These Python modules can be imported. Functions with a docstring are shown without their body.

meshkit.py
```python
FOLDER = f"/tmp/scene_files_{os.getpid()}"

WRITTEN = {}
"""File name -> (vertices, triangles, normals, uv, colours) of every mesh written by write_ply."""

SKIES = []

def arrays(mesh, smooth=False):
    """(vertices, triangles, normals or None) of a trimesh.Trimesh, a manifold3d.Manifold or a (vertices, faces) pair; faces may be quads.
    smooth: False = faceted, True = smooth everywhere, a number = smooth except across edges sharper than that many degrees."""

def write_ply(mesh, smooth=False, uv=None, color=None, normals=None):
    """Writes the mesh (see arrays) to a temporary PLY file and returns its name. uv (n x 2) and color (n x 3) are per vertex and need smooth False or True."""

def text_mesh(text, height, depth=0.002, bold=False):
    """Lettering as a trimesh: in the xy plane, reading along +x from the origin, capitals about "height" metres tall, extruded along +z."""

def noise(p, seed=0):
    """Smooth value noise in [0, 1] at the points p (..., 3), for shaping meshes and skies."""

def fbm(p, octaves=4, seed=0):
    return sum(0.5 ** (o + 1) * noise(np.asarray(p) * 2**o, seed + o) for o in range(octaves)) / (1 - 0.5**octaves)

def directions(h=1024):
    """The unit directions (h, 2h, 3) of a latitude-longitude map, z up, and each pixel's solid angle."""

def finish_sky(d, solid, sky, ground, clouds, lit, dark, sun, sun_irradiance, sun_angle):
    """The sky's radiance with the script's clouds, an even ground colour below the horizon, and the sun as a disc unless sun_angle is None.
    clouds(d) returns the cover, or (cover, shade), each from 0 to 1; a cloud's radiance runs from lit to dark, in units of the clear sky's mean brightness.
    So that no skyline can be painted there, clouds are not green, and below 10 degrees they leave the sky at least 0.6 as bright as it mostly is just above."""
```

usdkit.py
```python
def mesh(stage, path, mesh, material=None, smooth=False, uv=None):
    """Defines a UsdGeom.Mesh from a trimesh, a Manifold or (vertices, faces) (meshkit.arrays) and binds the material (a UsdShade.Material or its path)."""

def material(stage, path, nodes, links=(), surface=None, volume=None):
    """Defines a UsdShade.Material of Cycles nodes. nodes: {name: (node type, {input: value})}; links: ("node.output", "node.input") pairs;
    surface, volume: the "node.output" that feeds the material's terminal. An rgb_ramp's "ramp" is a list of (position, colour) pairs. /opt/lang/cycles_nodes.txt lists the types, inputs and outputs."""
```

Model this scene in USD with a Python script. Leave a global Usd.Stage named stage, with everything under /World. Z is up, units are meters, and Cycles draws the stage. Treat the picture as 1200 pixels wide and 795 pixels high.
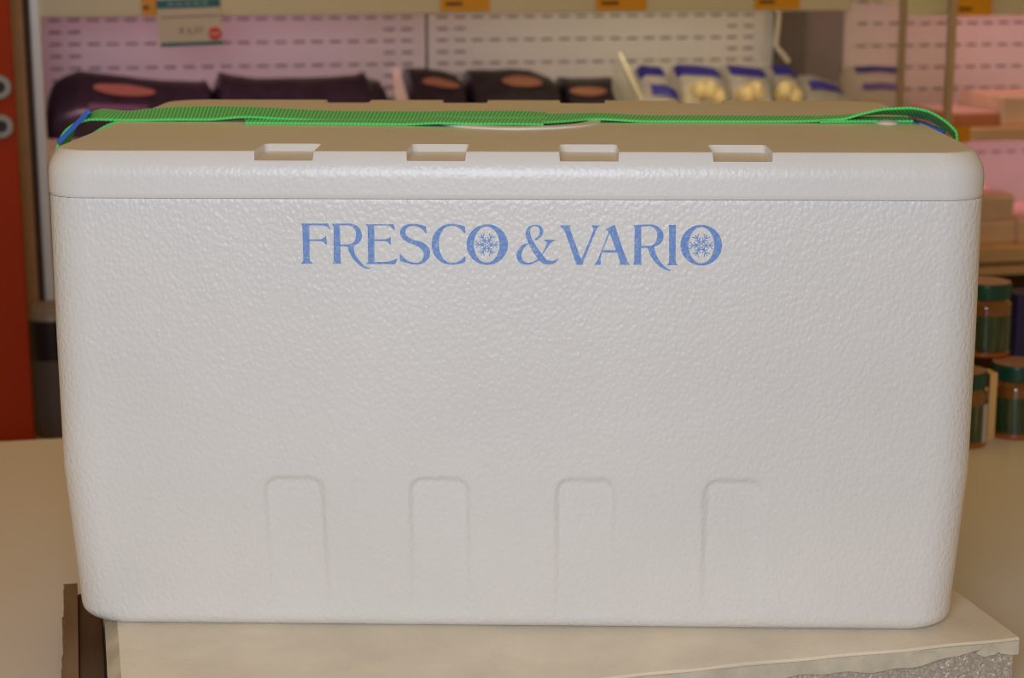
import math, random, numpy as np, trimesh, usdkit, meshkit
import manifold3d as m3
from pxr import Usd, UsdGeom, UsdLux, UsdShade, Gf, Sdf
from shapely.geometry import Polygon, LineString, Point, box as sbox
from shapely.ops import unary_union
from shapely import affinity

random.seed(7)
rng = np.random.default_rng(7)
stage = Usd.Stage.CreateInMemory()
UsdGeom.SetStageUpAxis(stage, UsdGeom.Tokens.z)
UsdGeom.SetStageMetersPerUnit(stage, 1.0)
UsdGeom.Xform.Define(stage, '/World')

# ------------------------------------------------------------------ camera
EYE = np.array([0.0284, -1.1552, 0.4543])
YAW, PIT, FPX = 0.02483, 0.21401, 2130.0
FW = np.array([-math.sin(YAW) * math.cos(PIT), math.cos(YAW) * math.cos(PIT), -math.sin(PIT)])
RT = np.array([math.cos(YAW), math.sin(YAW), 0.0])
UP = np.cross(RT, FW)
cam = UsdGeom.Camera.Define(stage, '/World/camera')
mtx = np.eye(4)
mtx[0, :3], mtx[1, :3], mtx[2, :3], mtx[3, :3] = RT, UP, -FW, EYE
cam.AddTransformOp().Set(Gf.Matrix4d(*mtx.ravel().tolist()))
cam.CreateHorizontalApertureAttr(36.0)
cam.CreateVerticalApertureAttr(36.0 * 795 / 1200)
cam.CreateFocalLengthAttr(36.0 * FPX / 1200)
cam.CreateFStopAttr(10.0)
cam.CreateFocusDistanceAttr(1.17)
cam.CreateClippingRangeAttr(Gf.Vec2f(0.05, 50))
cam.CreateExposureAttr(0.0)

# ------------------------------------------------------------------ light
def rect_light(name, loc, aim, w, h, color, power):
    l = UsdLux.RectLight.Define(stage, '/World/' + name)
    z = -(np.array(aim, float) - np.array(loc, float)); z /= np.linalg.norm(z)
    up = np.array([0, 0, 1.0]) if abs(z[2]) < .95 else np.array([0, 1.0, 0])
    x = np.cross(up, z); x /= np.linalg.norm(x); y = np.cross(z, x)
    M = np.eye(4); M[0, :3], M[1, :3], M[2, :3], M[3, :3] = x, y, z, loc
    l.AddTransformOp().Set(Gf.Matrix4d(*M.ravel().tolist()))
    l.CreateWidthAttr(w); l.CreateHeightAttr(h); l.CreateColorAttr(Gf.Vec3f(*color)); l.CreateIntensityAttr(power)
    return l
dome = UsdLux.DomeLight.Define(stage, '/World/ambient_light')
dome.CreateColorAttr(Gf.Vec3f(1.0, 0.62, 0.20)); dome.CreateIntensityAttr(0.085)
rect_light('flash_softbox', (-0.07, -1.34, 0.57), (-0.02, 0, 0.2), 0.52, 0.36, (0.87, 1.0, 1.20), 15.8)
rect_light('ceiling_lamp', (-0.7, 0.6, 2.3), (-0.7, 0.6, 0), 2.2, 2.2, (1.0, 0.60, 0.17), 0.40)

# ------------------------------------------------------------------ helpers
def ray(x, y): return FW + RT * (x - 600) / FPX - UP * (y - 397.5) / FPX
def at_z(x, y, z):
    r = ray(x, y); return EYE + r * (z - EYE[2]) / r[2]
def at_y(x, y, Y):
    r = ray(x, y); return EYE + r * (Y - EYE[1]) / r[1]
TH = math.radians(13.8)                                   # the shop fittings stand turned against the box
EU = np.array([math.cos(TH), math.sin(TH), 0]); EV = np.array([math.sin(TH), -math.cos(TH), 0])
ORG = EYE + ray(600, 60) * 3.20; ORG[2] = 0               # foot of the cabinet's back panel
def fit(x, y, v):                                         # measures (u, w) of what is seen on the upright plane v in front of the back panel
    r = ray(x, y); t = (v - (EYE - ORG) @ EV) / (r @ EV); p = EYE + r * t
    return (p - ORG) @ EU, p[2]
def W(u, v, w): return ORG + EU * u + EV * v + np.array([0, 0, w])

taken = {}
def numbered(parent, name):
    k = (str(parent), name); n = taken.get(k, 0); taken[k] = n + 1
    return name if n == 0 else f'{name}_{n:03d}'
def put(prim, **kw):
    for k, v in kw.items():
        if v: prim.SetCustomDataByKey(k, v)
def thing(name, label, cat, loc=(0, 0, 0), rot=0.0, group=None, kind=None):
    x = UsdGeom.Xform.Define(stage, '/World/' + numbered('/World', name))
    x.AddTranslateOp().Set(Gf.Vec3d(*map(float, loc))); x.AddRotateZOp().Set(math.degrees(rot))
    put(x.GetPrim(), label=label, category=cat, group=group, kind=kind)
    return x.GetPrim()
def obj(name, mesh, mat, parent=None, smooth=False, uv=None, **kw):
    base = parent.GetPath() if parent else Sdf.Path('/World')
    m = usdkit.mesh(stage, f'{base}/{numbered(base, name)}', mesh, mat, smooth=smooth, uv=uv)
    put(m.GetPrim(), **kw)
    return m.GetPrim()
cat_ = trimesh.util.concatenate
def bx(x0, x1, y0, y1, z0, z1, b=0.0):
    if b <= 0:
        m = trimesh.creation.box((x1 - x0, y1 - y0, z1 - z0)); m.apply_translation(((x0 + x1) / 2, (y0 + y1) / 2, (z0 + z1) / 2)); return m
    pts = []
    for sx in (0, 1):
        for sy in (0, 1):
            for sz in (0, 1):
                for k in range(3):
                    p = [(x0, x1)[sx], (y0, y1)[sy], (z0, z1)[sz]]
                    for j in range(3):
                        if j != k: p[j] += b * (1, -1)[(sx, sy, sz)[j]]
                    pts.append(p)
    return trimesh.convex.convex_hull(np.array(pts))
def lathe(prof, n=48): return trimesh.creation.revolve(np.array(prof, float), sections=n)
def extr(poly, h):
    gs = getattr(poly, 'geoms', [poly])
    return cat_([trimesh.creation.extrude_polygon(g, h, engine='earcut') for g in gs if g.area > 0])
def upright(mesh):                                        # xy drawing + thickness z  ->  standing xz, thickness towards -y
    v = mesh.vertices.copy(); mesh.vertices = np.stack([v[:, 0], -v[:, 2], v[:, 1]], 1); return mesh
def grid_faces(nr, nc, wrap=False):
    f = []
    r, c = np.meshgrid(np.arange(nr - 1), np.arange(nc if wrap else nc - 1), indexing='ij')
    a = r * nc + c; b = r * nc + (c + 1) % nc; d = a + nc; e = b + nc
    return np.vstack([np.stack([a, b, e], -1).reshape(-1, 3), np.stack([a, e, d], -1).reshape(-1, 3)])
def mix(a, b, t): return a + (b - a) * t
def spline(P, n):
    P = np.asarray(P, float)
    from scipy.interpolate import PchipInterpolator
    s = np.r_[0, np.cumsum(np.linalg.norm(np.diff(P[:, :3], axis=0), axis=1))]
    t = np.linspace(0, s[-1], n)
    return PchipInterpolator(s, P)(t)
def tube(P, r, n=8, steps=24):
    Q = spline(P, steps); T = np.gradient(Q, axis=0); T /= np.linalg.norm(T, axis=1)[:, None]
    a = np.cross(T, [0.3, 0.9, 0.2]); a /= np.linalg.norm(a, axis=1)[:, None]; b = np.cross(T, a)
    ph = np.linspace(0, 2 * np.pi, n, endpoint=False)
    V = Q[:, None] + r * (a[:, None] * np.cos(ph)[None, :, None] + b[:, None] * np.sin(ph)[None, :, None])
    return trimesh.Trimesh(V.reshape(-1, 3), grid_faces(steps, n, True), process=False)

# ------------------------------------------------------------------ materials
def lin(*c):
    c = np.array(c, float) / 255
    return tuple(np.where(c < .04045, c / 12.92, ((c + .055) / 1.055) ** 2.4))
LK = '/World/Looks/'
def plain(name, col, rough=.5, var=.06, scale=30, bump=0.0, bscale=200, **kw):
    lo = tuple(x * (1 - var) for x in col); hi = tuple(min(1, x * (1 + var)) for x in col)
    nodes = {'g': ('geometry', {}), 'n': ('noise_texture', {'scale': scale, 'detail': 4}),
             'r': ('rgb_ramp', {'ramp': [(.3, lo), (.7, hi)]}), 'p': ('principled_bsdf', {'roughness': rough, **kw})}
    links = [('g.position', 'n.vector'), ('n.fac', 'r.fac'), ('r.color', 'p.base_color')]
    if bump:
        nodes['bn'] = ('noise_texture', {'scale': bscale, 'detail': 3}); nodes['b'] = ('bump', {'strength': bump, 'distance': .001})
        links += [('g.position', 'bn.vector'), ('bn.fac', 'b.height'), ('b.normal', 'p.normal')]
    return usdkit.material(stage, LK + name, nodes, links, surface='p.BSDF')

def foam(name, strength, cell, rough):
    return usdkit.material(stage, LK + name, {
        'g': ('geometry', {}), 'm': ('mapping', {'scale': (1, 1, .78), 'rotation': (0, .25, 0)}),
        'v': ('voronoi_texture', {'scale': cell, 'feature': 'smooth_f1', 'smoothness': .45}),
        'n': ('noise_texture', {'scale': cell * 1.1, 'detail': 2, 'roughness': .5}),
        'a': ('math', {'math_type': 'multiply_add', 'value2': -.9}),
        'b': ('bump', {'strength': strength, 'distance': .0012}),
        'n2': ('noise_texture', {'scale': 9, 'detail': 3}), 'r': ('rgb_ramp', {'ramp': [(.3, (.79, .785, .77)), (.7, (.83, .825, .81))]}),
        'p': ('principled_bsdf', {'roughness': rough, 'specular_ior_level': .5})},
        [('g.position', 'm.vector'), ('m.vector', 'v.vector'), ('m.vector', 'n.vector'),
         ('v.distance', 'a.value1'), ('n.fac', 'a.value3'), ('a.value', 'b.height'), ('b.normal', 'p.normal'),
         ('g.position', 'n2.vector'), ('n2.fac', 'r.fac'), ('r.color', 'p.base_color')], surface='p.BSDF')
M = {}
M['foam'] = foam('foam_body', .36, 350, .36)
M['foam_lid'] = foam('foam_lid', .12, 360, .33)
# printed ink: blue with paper-white flecks where the beads stayed bare
M['ink'] = usdkit.material(stage, LK + 'ink', {
    'g': ('geometry', {}), 'n': ('noise_texture', {'scale': 520, 'detail': 3, 'roughness': .7}),
    'r': ('rgb_ramp', {'ramp': [(.40, lin(106, 148, 220)), (.58, lin(132, 166, 222)), (.70, lin(184, 200, 224))]}),
    'b': ('bump', {'strength': .35, 'distance': .0008}), 'n2': ('noise_texture', {'scale': 170, 'detail': 3}),
    'p': ('principled_bsdf', {'roughness': .45})},
    [('g.position', 'n.vector'), ('g.position', 'n2.vector'), ('n.fac', 'r.fac'), ('r.color', 'p.base_color'), ('n2.fac', 'b.height'), ('b.normal', 'p.normal')], surface='p.BSDF')
def webbing(name, dark, light):
    return usdkit.material(stage, LK + name, {
        't': ('attribute', {'attribute': 'rib'}), 'g': ('geometry', {}), 'n': ('noise_texture', {'scale': 900, 'detail': 2}), 'nm': ('math', {'math_type': 'multiply_add', 'value2': .4}),
        'r': ('rgb_ramp', {'ramp': [(.15, dark), (1, light)]}), 'p': ('principled_bsdf', {'roughness': .55, 'sheen_weight': .15, 'sheen_tint': (.6, 1, .6)})},
        [('g.position', 'n.vector'), ('n.fac', 'nm.value1'), ('t.fac', 'nm.value3'), ('nm.value', 'r.fac'), ('r.color', 'p.base_color')], surface='p.BSDF')
M['web'] = webbing('green_webbing', lin(16, 116, 42), lin(98, 244, 126))
M['blue_plastic'] = plain('blue_plastic', lin(40, 105, 205), .35, .05)
M['counter'] = plain('counter_laminate', lin(228, 222, 214), .42, .03, 3, .05, 300)
M['counter_body'] = plain('counter_body', lin(150, 130, 110), .6)
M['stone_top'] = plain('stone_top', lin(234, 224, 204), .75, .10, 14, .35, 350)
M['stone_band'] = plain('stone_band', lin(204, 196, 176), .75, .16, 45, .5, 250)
M['stone_core'] = usdkit.material(stage, LK + 'stone_core', {
    'g': ('geometry', {}), 'v': ('voronoi_texture', {'scale': 700}), 'vc': ('separate_color', {}),
    'r': ('rgb_ramp', {'ramp': [(0, lin(160, 152, 138)), (.6, lin(178, 170, 154)), (.93, lin(194, 186, 170)), (1, lin(236, 232, 222))]}),
    'n': ('noise_texture', {'scale': 260, 'detail': 4}), 'b': ('bump', {'strength': .8, 'distance': .0012}), 'p': ('principled_bsdf', {'roughness': .7})},
    [('g.position', 'v.vector'), ('g.position', 'n.vector'), ('v.color', 'vc.color'), ('vc.r', 'r.fac'), ('r.color', 'p.base_color'), ('n.fac', 'b.height'), ('b.normal', 'p.normal')], surface='p.BSDF')
def wood(name, a, b, sc=22):
    return usdkit.material(stage, LK + name, {
        't': ('texture_coordinate', {}), 'm': ('mapping', {'scale': (sc * 4, sc * .35, sc * 4)}), 'n': ('noise_texture', {'scale': 1, 'detail': 6, 'roughness': .65}),
        'r': ('rgb_ramp', {'ramp': [(.25, a), (.75, b)]}), 'bp': ('bump', {'strength': .4, 'distance': .001}), 'p': ('principled_bsdf', {'roughness': .6})},
        [('t.object', 'm.vector'), ('m.vector', 'n.vector'), ('n.fac', 'r.fac'), ('r.color', 'p.base_color'), ('n.fac', 'bp.height'), ('bp.normal', 'p.normal')], surface='p.BSDF')
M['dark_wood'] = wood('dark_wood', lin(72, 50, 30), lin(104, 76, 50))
M['lighter_wood'] = wood('lighter_wood', lin(104, 80, 56), lin(136, 110, 82))
M['panel'] = plain('white_steel_panel', lin(205, 198, 190), .45, .03, 4)
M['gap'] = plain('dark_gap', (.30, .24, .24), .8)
M['grey_steel'] = plain('grey_steel', lin(112, 106, 98), .45)
M['dark_steel'] = plain('dark_steel', lin(84, 76, 68), .5)
M['post'] = plain('pale_aluminium', lin(246, 244, 244), .3, .03)
M['brown'] = plain('brown_frame', lin(196, 156, 106), .5)
M['brown_glass_edge'] = plain('bronze_trim', lin(205, 172, 134), .4)
M['orange'] = plain('orange_panel', lin(172, 52, 2), .6, .04, 6, specular_ior_level=.2)
M['ring'] = plain('grey_bolt', lin(150, 145, 140), .35)
M['socket'] = plain('dark_socket', (.02, .02, .02), .6)
M['rail'] = plain('cream_rail', lin(228, 216, 180), .45, .03, 5)
M['tag'] = plain('orange_tag', lin(240, 165, 20), .5, .04)
M['tag_ink'] = plain('tag_print', lin(120, 75, 15), .6)
M['card'] = plain('white_card', lin(225, 210, 192), .6, .02)
M['teal'] = plain('teal_print', lin(24, 105, 112), .5)
M['pale_print'] = plain('pale_print', lin(150, 190, 190), .6)
M['grey_print'] = plain('grey_print', lin(95, 85, 80), .6)
M['red'] = plain('red_sticker', lin(225, 55, 45), .5)
M['black_pack'] = plain('black_film', (.022, .016, .024), .22, .3, 40, .5, 60)
M['salmon'] = plain('salmon_label', lin(146, 98, 76), .5, .10, 25)
M['dim_purple'] = plain('dim_purple', lin(92, 58, 82), .4, .15, 50)
M['divider'] = plain('cream_divider', lin(192, 184, 162), .4, .03)
M['frosted'] = usdkit.material(stage, LK + 'frosted_plastic', {'d': ('principled_bsdf', {'base_color': (.42, .40, .36), 'roughness': .35}), 't': ('transparent_bsdf', {'color': (.9, .9, .87)}), 'm': ('mix_closure', {'fac': .45})},
    [('t.BSDF', 'm.closure1'), ('d.BSDF', 'm.closure2')], surface='m.closure')
M['film'] = usdkit.material(stage, LK + 'bag_film', {'d': ('principled_bsdf', {'base_color': (.58, .55, .50), 'roughness': .25}), 't': ('transparent_bsdf', {'color': (.97, .97, .95)}), 'm': ('mix_closure', {'fac': .34})},
    [('t.BSDF', 'm.closure1'), ('d.BSDF', 'm.closure2')], surface='m.closure')
M['blue_label'] = plain('blue_label', lin(42, 38, 128), .4, .08)
M['food'] = plain('pale_food', lin(196, 174, 126), .5, .22, 70)
M['pane'] = usdkit.material(stage, LK + 'glass_pane', {'f': ('fresnel', {'IOR': 1.5}), 't': ('transparent_bsdf', {'color': (.93, .95, .93)}), 'g': ('glossy_bsdf', {'roughness': .02}), 'm': ('mix_closure', {})},
    [('f.fac', 'm.fac'), ('t.BSDF', 'm.closure1'), ('g.BSDF', 'm.closure2')], surface='m.closure')
M['shelf_tan'] = plain('tan_shelf', lin(234, 198, 156), .5, .06, 12)
M['base_dark'] = plain('dark_base', lin(70, 42, 30), .6)
M['pink_pack'] = plain('pink_pack', lin(240, 200, 192), .4, .08, 40)
M['carton'] = plain('brown_carton', lin(232, 202, 176), .6, .06)
M['carton2'] = plain('orange_brown_carton', lin(190, 124, 90), .6, .06)
M['jar_glass'] = plain('jar_glass', lin(122, 74, 26), .06, .2, 60, coat_weight=1.0)
M['jar_label'] = usdkit.material(stage, LK + 'jar_label', {
    'g': ('geometry', {}), 'm': ('mapping', {'scale': (260, 260, 14)}), 'n': ('noise_texture', {'scale': 1, 'detail': 4}),
    'r': ('rgb_ramp', {'ramp': [(.35, lin(18, 50, 34)), (.55, lin(36, 68, 40)), (.72, lin(112, 108, 70))]}), 'p': ('principled_bsdf', {'roughness': .25, 'coat_weight': .7})},
    [('g.position', 'm.vector'), ('m.vector', 'n.vector'), ('n.fac', 'r.fac'), ('r.color', 'p.base_color')], surface='p.BSDF')
M['jar_lid'] = plain('teal_lid', lin(6, 72, 60), .3, .05)
M['lid_top'] = plain('lid_top_print', lin(180, 140, 122), .35, .12, 90)
M['copper'] = plain('copper_rim', lin(170, 96, 50), .3)
M['beige_card'] = plain('beige_card', lin(238, 196, 138), .6, .05)
M['white_label'] = plain('white_label', lin(200, 196, 200), .6, .04)
M['navy'] = plain('navy_card', lin(36, 30, 84), .5)
M['bin_body'] = plain('bin_grey', lin(104, 92, 78), .45)
M['bin_band'] = plain('bin_black', lin(48, 40, 36), .35)
M['bin_lid'] = plain('bin_lid', lin(150, 136, 120), .4)
M['floor'] = plain('floor_tile', lin(130, 112, 92), .5)
M['wall'] = plain('wall_paint', lin(190, 165, 130), .8)

# ------------------------------------------------------------------ setting
ZC, ZF = -0.045, -0.95
obj('floor', bx(-4, 4, -3.5, 3.5, ZF - .05, ZF), M['floor'], kind='structure', label='plain brown shop floor')
def local(mesh, loc=ORG, rot=TH):
    R = trimesh.transformations.rotation_matrix(rot, [0, 0, 1]); R[:3, 3] = loc; mesh.apply_transform(R); return mesh
obj('wall_back', local(bx(-2.6, 2.6, .10, .16, ZF, 1.7)), M['wall'], kind='structure', label='plain tan shop wall behind the refrigerated shelves')

# counter: top and body, turned like the shop fittings
cb = at_z(0, 517, ZC)                                     # its back edge
CT = thing('counter', 'wide beige laminate shop counter carrying the foam box, stone slab and jars', 'counter', (cb[0], cb[1], ZF), TH)
obj('countertop', bx(-.5, 2.2, -1.05, 0, ZC - ZF - .04, ZC - ZF, .003), M['counter'], CT)
obj('counter_body', bx(-.46, 2.16, -1.0, -.05, 0, ZC - ZF - .04), M['counter_body'], CT)

# stone slab under the box
A = at_z(1195, 748, 0); L = at_z(147, 760, 0); TS = math.radians(14.8)
es = np.array([math.cos(TS), math.sin(TS), 0]); wsl = (A - L) @ es + .004
SL = thing('stone_slab', 'thick pale sandstone slab with chipped front edge under the foam box', 'slab', (A[0], A[1], ZC), TS)
def slab_mesh(x0, x1, y0, y1, z0, z1, front, n=160, bev=.0):
    """front(x) -> y offset of the front face's upper and lower edge"""
    xs = np.linspace(x0, x1, n); V = []
    for x in xs:
        a, b, zl = front(x)
        V += [(x, y1, z0), (x, y1, z1), (x, y0 + a + bev, z1), (x, y0 + a, z1 - bev), (x, y0 + b, max(zl, z0))]
    k = 5; F = []
    for i in range(n - 1):
        for j in range(k):
            p, q = i * k + j, i * k + (j + 1) % k
            F += [(p, q, q + k), (p, q + k, p + k)]
    for e in (0, (n - 1) * k):
        F += [(e, e + 1, e + 2), (e, e + 2, e + 3), (e, e + 3, e + 4)]
    m = trimesh.Trimesh(np.array(V), np.array(F), process=False); trimesh.repair.fix_normals(m); return m
H = -ZC
nz = lambda x, s, f: float(meshkit.fbm(np.array([[x * f, s * 7.3, .5]]))[0]) if hasattr(meshkit, 'fbm') else 0
band_low = lambda x: H - .0115 - .004 * math.exp(-((x + .03) / .02) ** 2) * -1.2 + .0022 * math.sin(x * 47) * math.sin(x * 19) + .0008 * math.sin(x * 190)
obj('top_layer', slab_mesh(-wsl, 0, 0, .42, H - .016, H, lambda x: (.0007 * math.sin(x * 90) + .0006 * math.sin(x * 31 + 1), .0012 + .0006 * math.sin(x * 120), band_low(x)), bev=.0012), M['stone_top'], SL)
core = trimesh.creation.box((wsl - .006, .41, H - .0005)); core = core.subdivide_to_size(.02)
core.apply_translation((-wsl / 2 + .001, .41 / 2 + .004, (H - .0005) / 2 - .0))
fr = core.vertices[:, 1] < .0041
core.vertices[fr, 1] += .0008 * np.sin(core.vertices[fr, 0] * 140) * np.cos(core.vertices[fr, 2] * 300)
core.vertices[:, 2] = np.minimum(core.vertices[:, 2], H - .004)
obj('core', core, M['stone_core'], SL, smooth=40, label='rough granular grey stone beneath the chipped edge')
def chip(cx, cz, w, h, seed):
    r = np.random.default_rng(seed); ph = np.linspace(0, 2 * np.pi, 14, endpoint=False)
    P = Polygon([(cx + w * math.cos(a) * (1 + .15 * r.normal()), cz + h * math.sin(a) * (1 + .15 * r.normal())) for a in ph])
    return upright(extr(P, .0012))
band = Polygon([(x, H - .0016) for x in np.linspace(-wsl, -.001, 120)] + [(x, band_low(x)) for x in np.linspace(-.001, -wsl, 120)])
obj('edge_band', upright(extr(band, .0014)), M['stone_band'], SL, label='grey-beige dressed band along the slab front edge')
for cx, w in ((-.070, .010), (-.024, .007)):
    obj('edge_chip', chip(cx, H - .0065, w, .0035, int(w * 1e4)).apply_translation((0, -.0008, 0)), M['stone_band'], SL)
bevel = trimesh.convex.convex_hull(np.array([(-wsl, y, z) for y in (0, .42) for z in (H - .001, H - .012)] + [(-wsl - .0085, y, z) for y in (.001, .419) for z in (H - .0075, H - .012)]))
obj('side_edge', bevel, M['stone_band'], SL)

# dark board lying against the slab's left side
Bf = at_z(75, 685, -.010); Bl = at_z(128, 740, -.016)
e2 = np.array([-es[1], es[0], 0])
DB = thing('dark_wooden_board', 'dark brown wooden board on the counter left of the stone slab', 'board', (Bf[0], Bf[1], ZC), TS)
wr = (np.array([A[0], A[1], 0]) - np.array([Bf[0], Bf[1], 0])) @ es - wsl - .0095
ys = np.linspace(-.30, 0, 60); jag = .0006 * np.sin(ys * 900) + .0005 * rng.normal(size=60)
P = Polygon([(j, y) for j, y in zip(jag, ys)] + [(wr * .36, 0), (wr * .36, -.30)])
obj('left_lip', extr(P.buffer(0), -ZC - .010), M['lighter_wood'], DB, label='lighter raised left edge of the dark board')  # raised lip in a lighter wood tone than the board
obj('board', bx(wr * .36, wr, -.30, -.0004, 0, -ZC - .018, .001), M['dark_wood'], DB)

# ------------------------------------------------------------------ foam box
HB, HT, DP = 0.2950, 0.3248, 0.402
def inset(z):
    if z >= .11: return .0012 * (HB - z) / (HB - .11)
    return .0012 + .0038 * (.11 - z) / .11
def inset_side(z): return .0009 * max(0, z - .2) / .095 if z > .11 else .0072 * (.11 - z) / .11
RB = .010
NX = 320
def ring(z, extra, rc, hw0, y0, y1, disp=None, nx=NX, sides=40, nc=10, ex=None):
    hw = hw0 - (extra if ex is None else ex); ya = y0 + extra; yb = y1 - extra
    P = []
    for x in np.linspace(-hw + rc, hw - rc, nx): P.append((x, ya - (disp(x, z) if disp else 0)))
    for a in np.linspace(-np.pi / 2, 0, nc + 1)[1:]: P.append((hw - rc + rc * math.cos(a), ya + rc + rc * math.sin(a)))
    for y in np.linspace(ya + rc, yb - rc, sides)[1:]: P.append((hw, y))
    for a in np.linspace(0, np.pi / 2, nc + 1)[1:]: P.append((hw - rc + rc * math.cos(a), yb - rc + rc * math.sin(a)))
    for x in np.linspace(hw - rc, -hw + rc, nx)[1:]: P.append((x, yb + (disp(x, z) if disp else 0)))
    for a in np.linspace(np.pi / 2, np.pi, nc + 1)[1:]: P.append((-hw + rc + rc * math.cos(a), yb - rc + rc * math.sin(a)))
    for y in np.linspace(yb - rc, ya + rc, sides)[1:]: P.append((-hw, y))
    for a in np.linspace(np.pi, np.pi * 1.5, nc + 1)[1:-1]: P.append((-hw + rc + rc * math.cos(a), ya + rc + rc * math.sin(a)))
    return np.c_[np.array(P), np.full(len(P), z)]
def loft(rings, cap=True):
    n = len(rings[0]); V = np.vstack(rings); F = grid_faces(len(rings), n, True)
    c0 = rings[0].mean(0); c1 = rings[-1].mean(0); c0[2] = rings[0][0, 2]; c1[2] = rings[-1][0, 2]
    i0, i1 = len(V), len(V) + 1; V = np.vstack([V, c0, c1]); k = np.arange(n); last = (len(rings) - 1) * n
    F = np.vstack([F, np.stack([np.full(n, i0), (k + 1) % n, k], 1), np.stack([np.full(n, i1), last + k, last + (k + 1) % n], 1)])
    return trimesh.Trimesh(V, F, process=False)
RIBX = [-.1458, -.0488, .0484, .1465]
RIBTOP = .1075
def rib(x, z):
    best = 0.0
    for i, c in enumerate(RIBX):
        lean = (.005 if i == 0 else 0) * (RIBTOP - z) / RIBTOP
        hx, r = .0196, .009                              # half width, corner radius
        qx = abs(x - c - lean * .5) - (hx - r); qz = z - (RIBTOP - r)
        d = math.hypot(max(qx, 0), max(qz, 0)) + min(max(qx, qz), 0) - r
        t = min(1, max(0, (.0010 - d) / .0030)); t = t * t * (3 - 2 * t)
        if abs(t) > abs(best): best = t
    fade = max(0, min(1, (z - .010) / (RIBTOP - .010))) ** .6
    # faint panel line of the mould near both ends
    g = 0.0
    for sgn in (-1, 1): g -= .00025 * math.exp(-((x - sgn * .270) / .0008) ** 2) * (1 if .10 < z < .25 else 0)
    return -.0026 * best * fade + g              # shallow pockets, flush with the tapered wall at the foot
zs = np.r_[RB * (1 - np.cos(np.linspace(0, np.pi / 2, 9))), np.linspace(RB, .135, 72)[1:], np.linspace(.135, HB - .0012, 60)[1:], HB - .0004]
rings = []
for z in zs:
    e = inset(z); e2 = inset_side(z); d = 0
    if z < RB: d = RB - math.sqrt(max(0, RB * RB - (RB - z) ** 2))
    if z > HB - .001: d = .0005
    rings.append(ring(z, e + d, .028, .3058, 0.0015, DP - .0015, rib, ex=e2 + d))
bodym = loft(rings)
BOX = thing('foam_box', 'large white polystyrene cool box with closed lid and blue print', 'cool box', (0, 0, 0))
body = obj('body', bodym, M['foam'], BOX, smooth=50)

# lid: lofted, then notched along both long edges
lp = [(HB - .0001, .0007), (HB + .0014, .0)] + [(z, 0.0) for z in np.linspace(HB + .003, HT - .0170, 5)]
lp += [(HT - .0170 + .0258 * math.sin(a), .0258 * (1 - math.cos(a))) for a in np.radians(np.linspace(4, 39, 9))]
e_ = lp[-1][1]; lp += [(HT - .00035, e_ + .0006), (HT - .0001, e_ + .0014), (HT, e_ + .0026)]
lr = []
for z, e in lp: lr.append(ring(z, e, .030, .3052, -.0012, DP + .0012, None, nx=60, sides=30, nc=14))
lidm = loft(lr); lidm.merge_vertices()
def to_man(t): return m3.Manifold(m3.Mesh(np.asarray(t.vertices, np.float32), np.asarray(t.faces, np.uint32)))
lm = to_man(lidm)
def hull(pts): return m3.Manifold.hull_points(np.array(pts, np.float32)) if hasattr(m3.Manifold, 'hull_points') else to_man(trimesh.convex.convex_hull(np.array(pts)))
NS = .0977
def plan(c, hw, ya, yb, r): return np.array(sbox(c - hw, ya, c + hw, yb).buffer(-r).buffer(r, 5).exterior.coords)[:-1]
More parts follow.
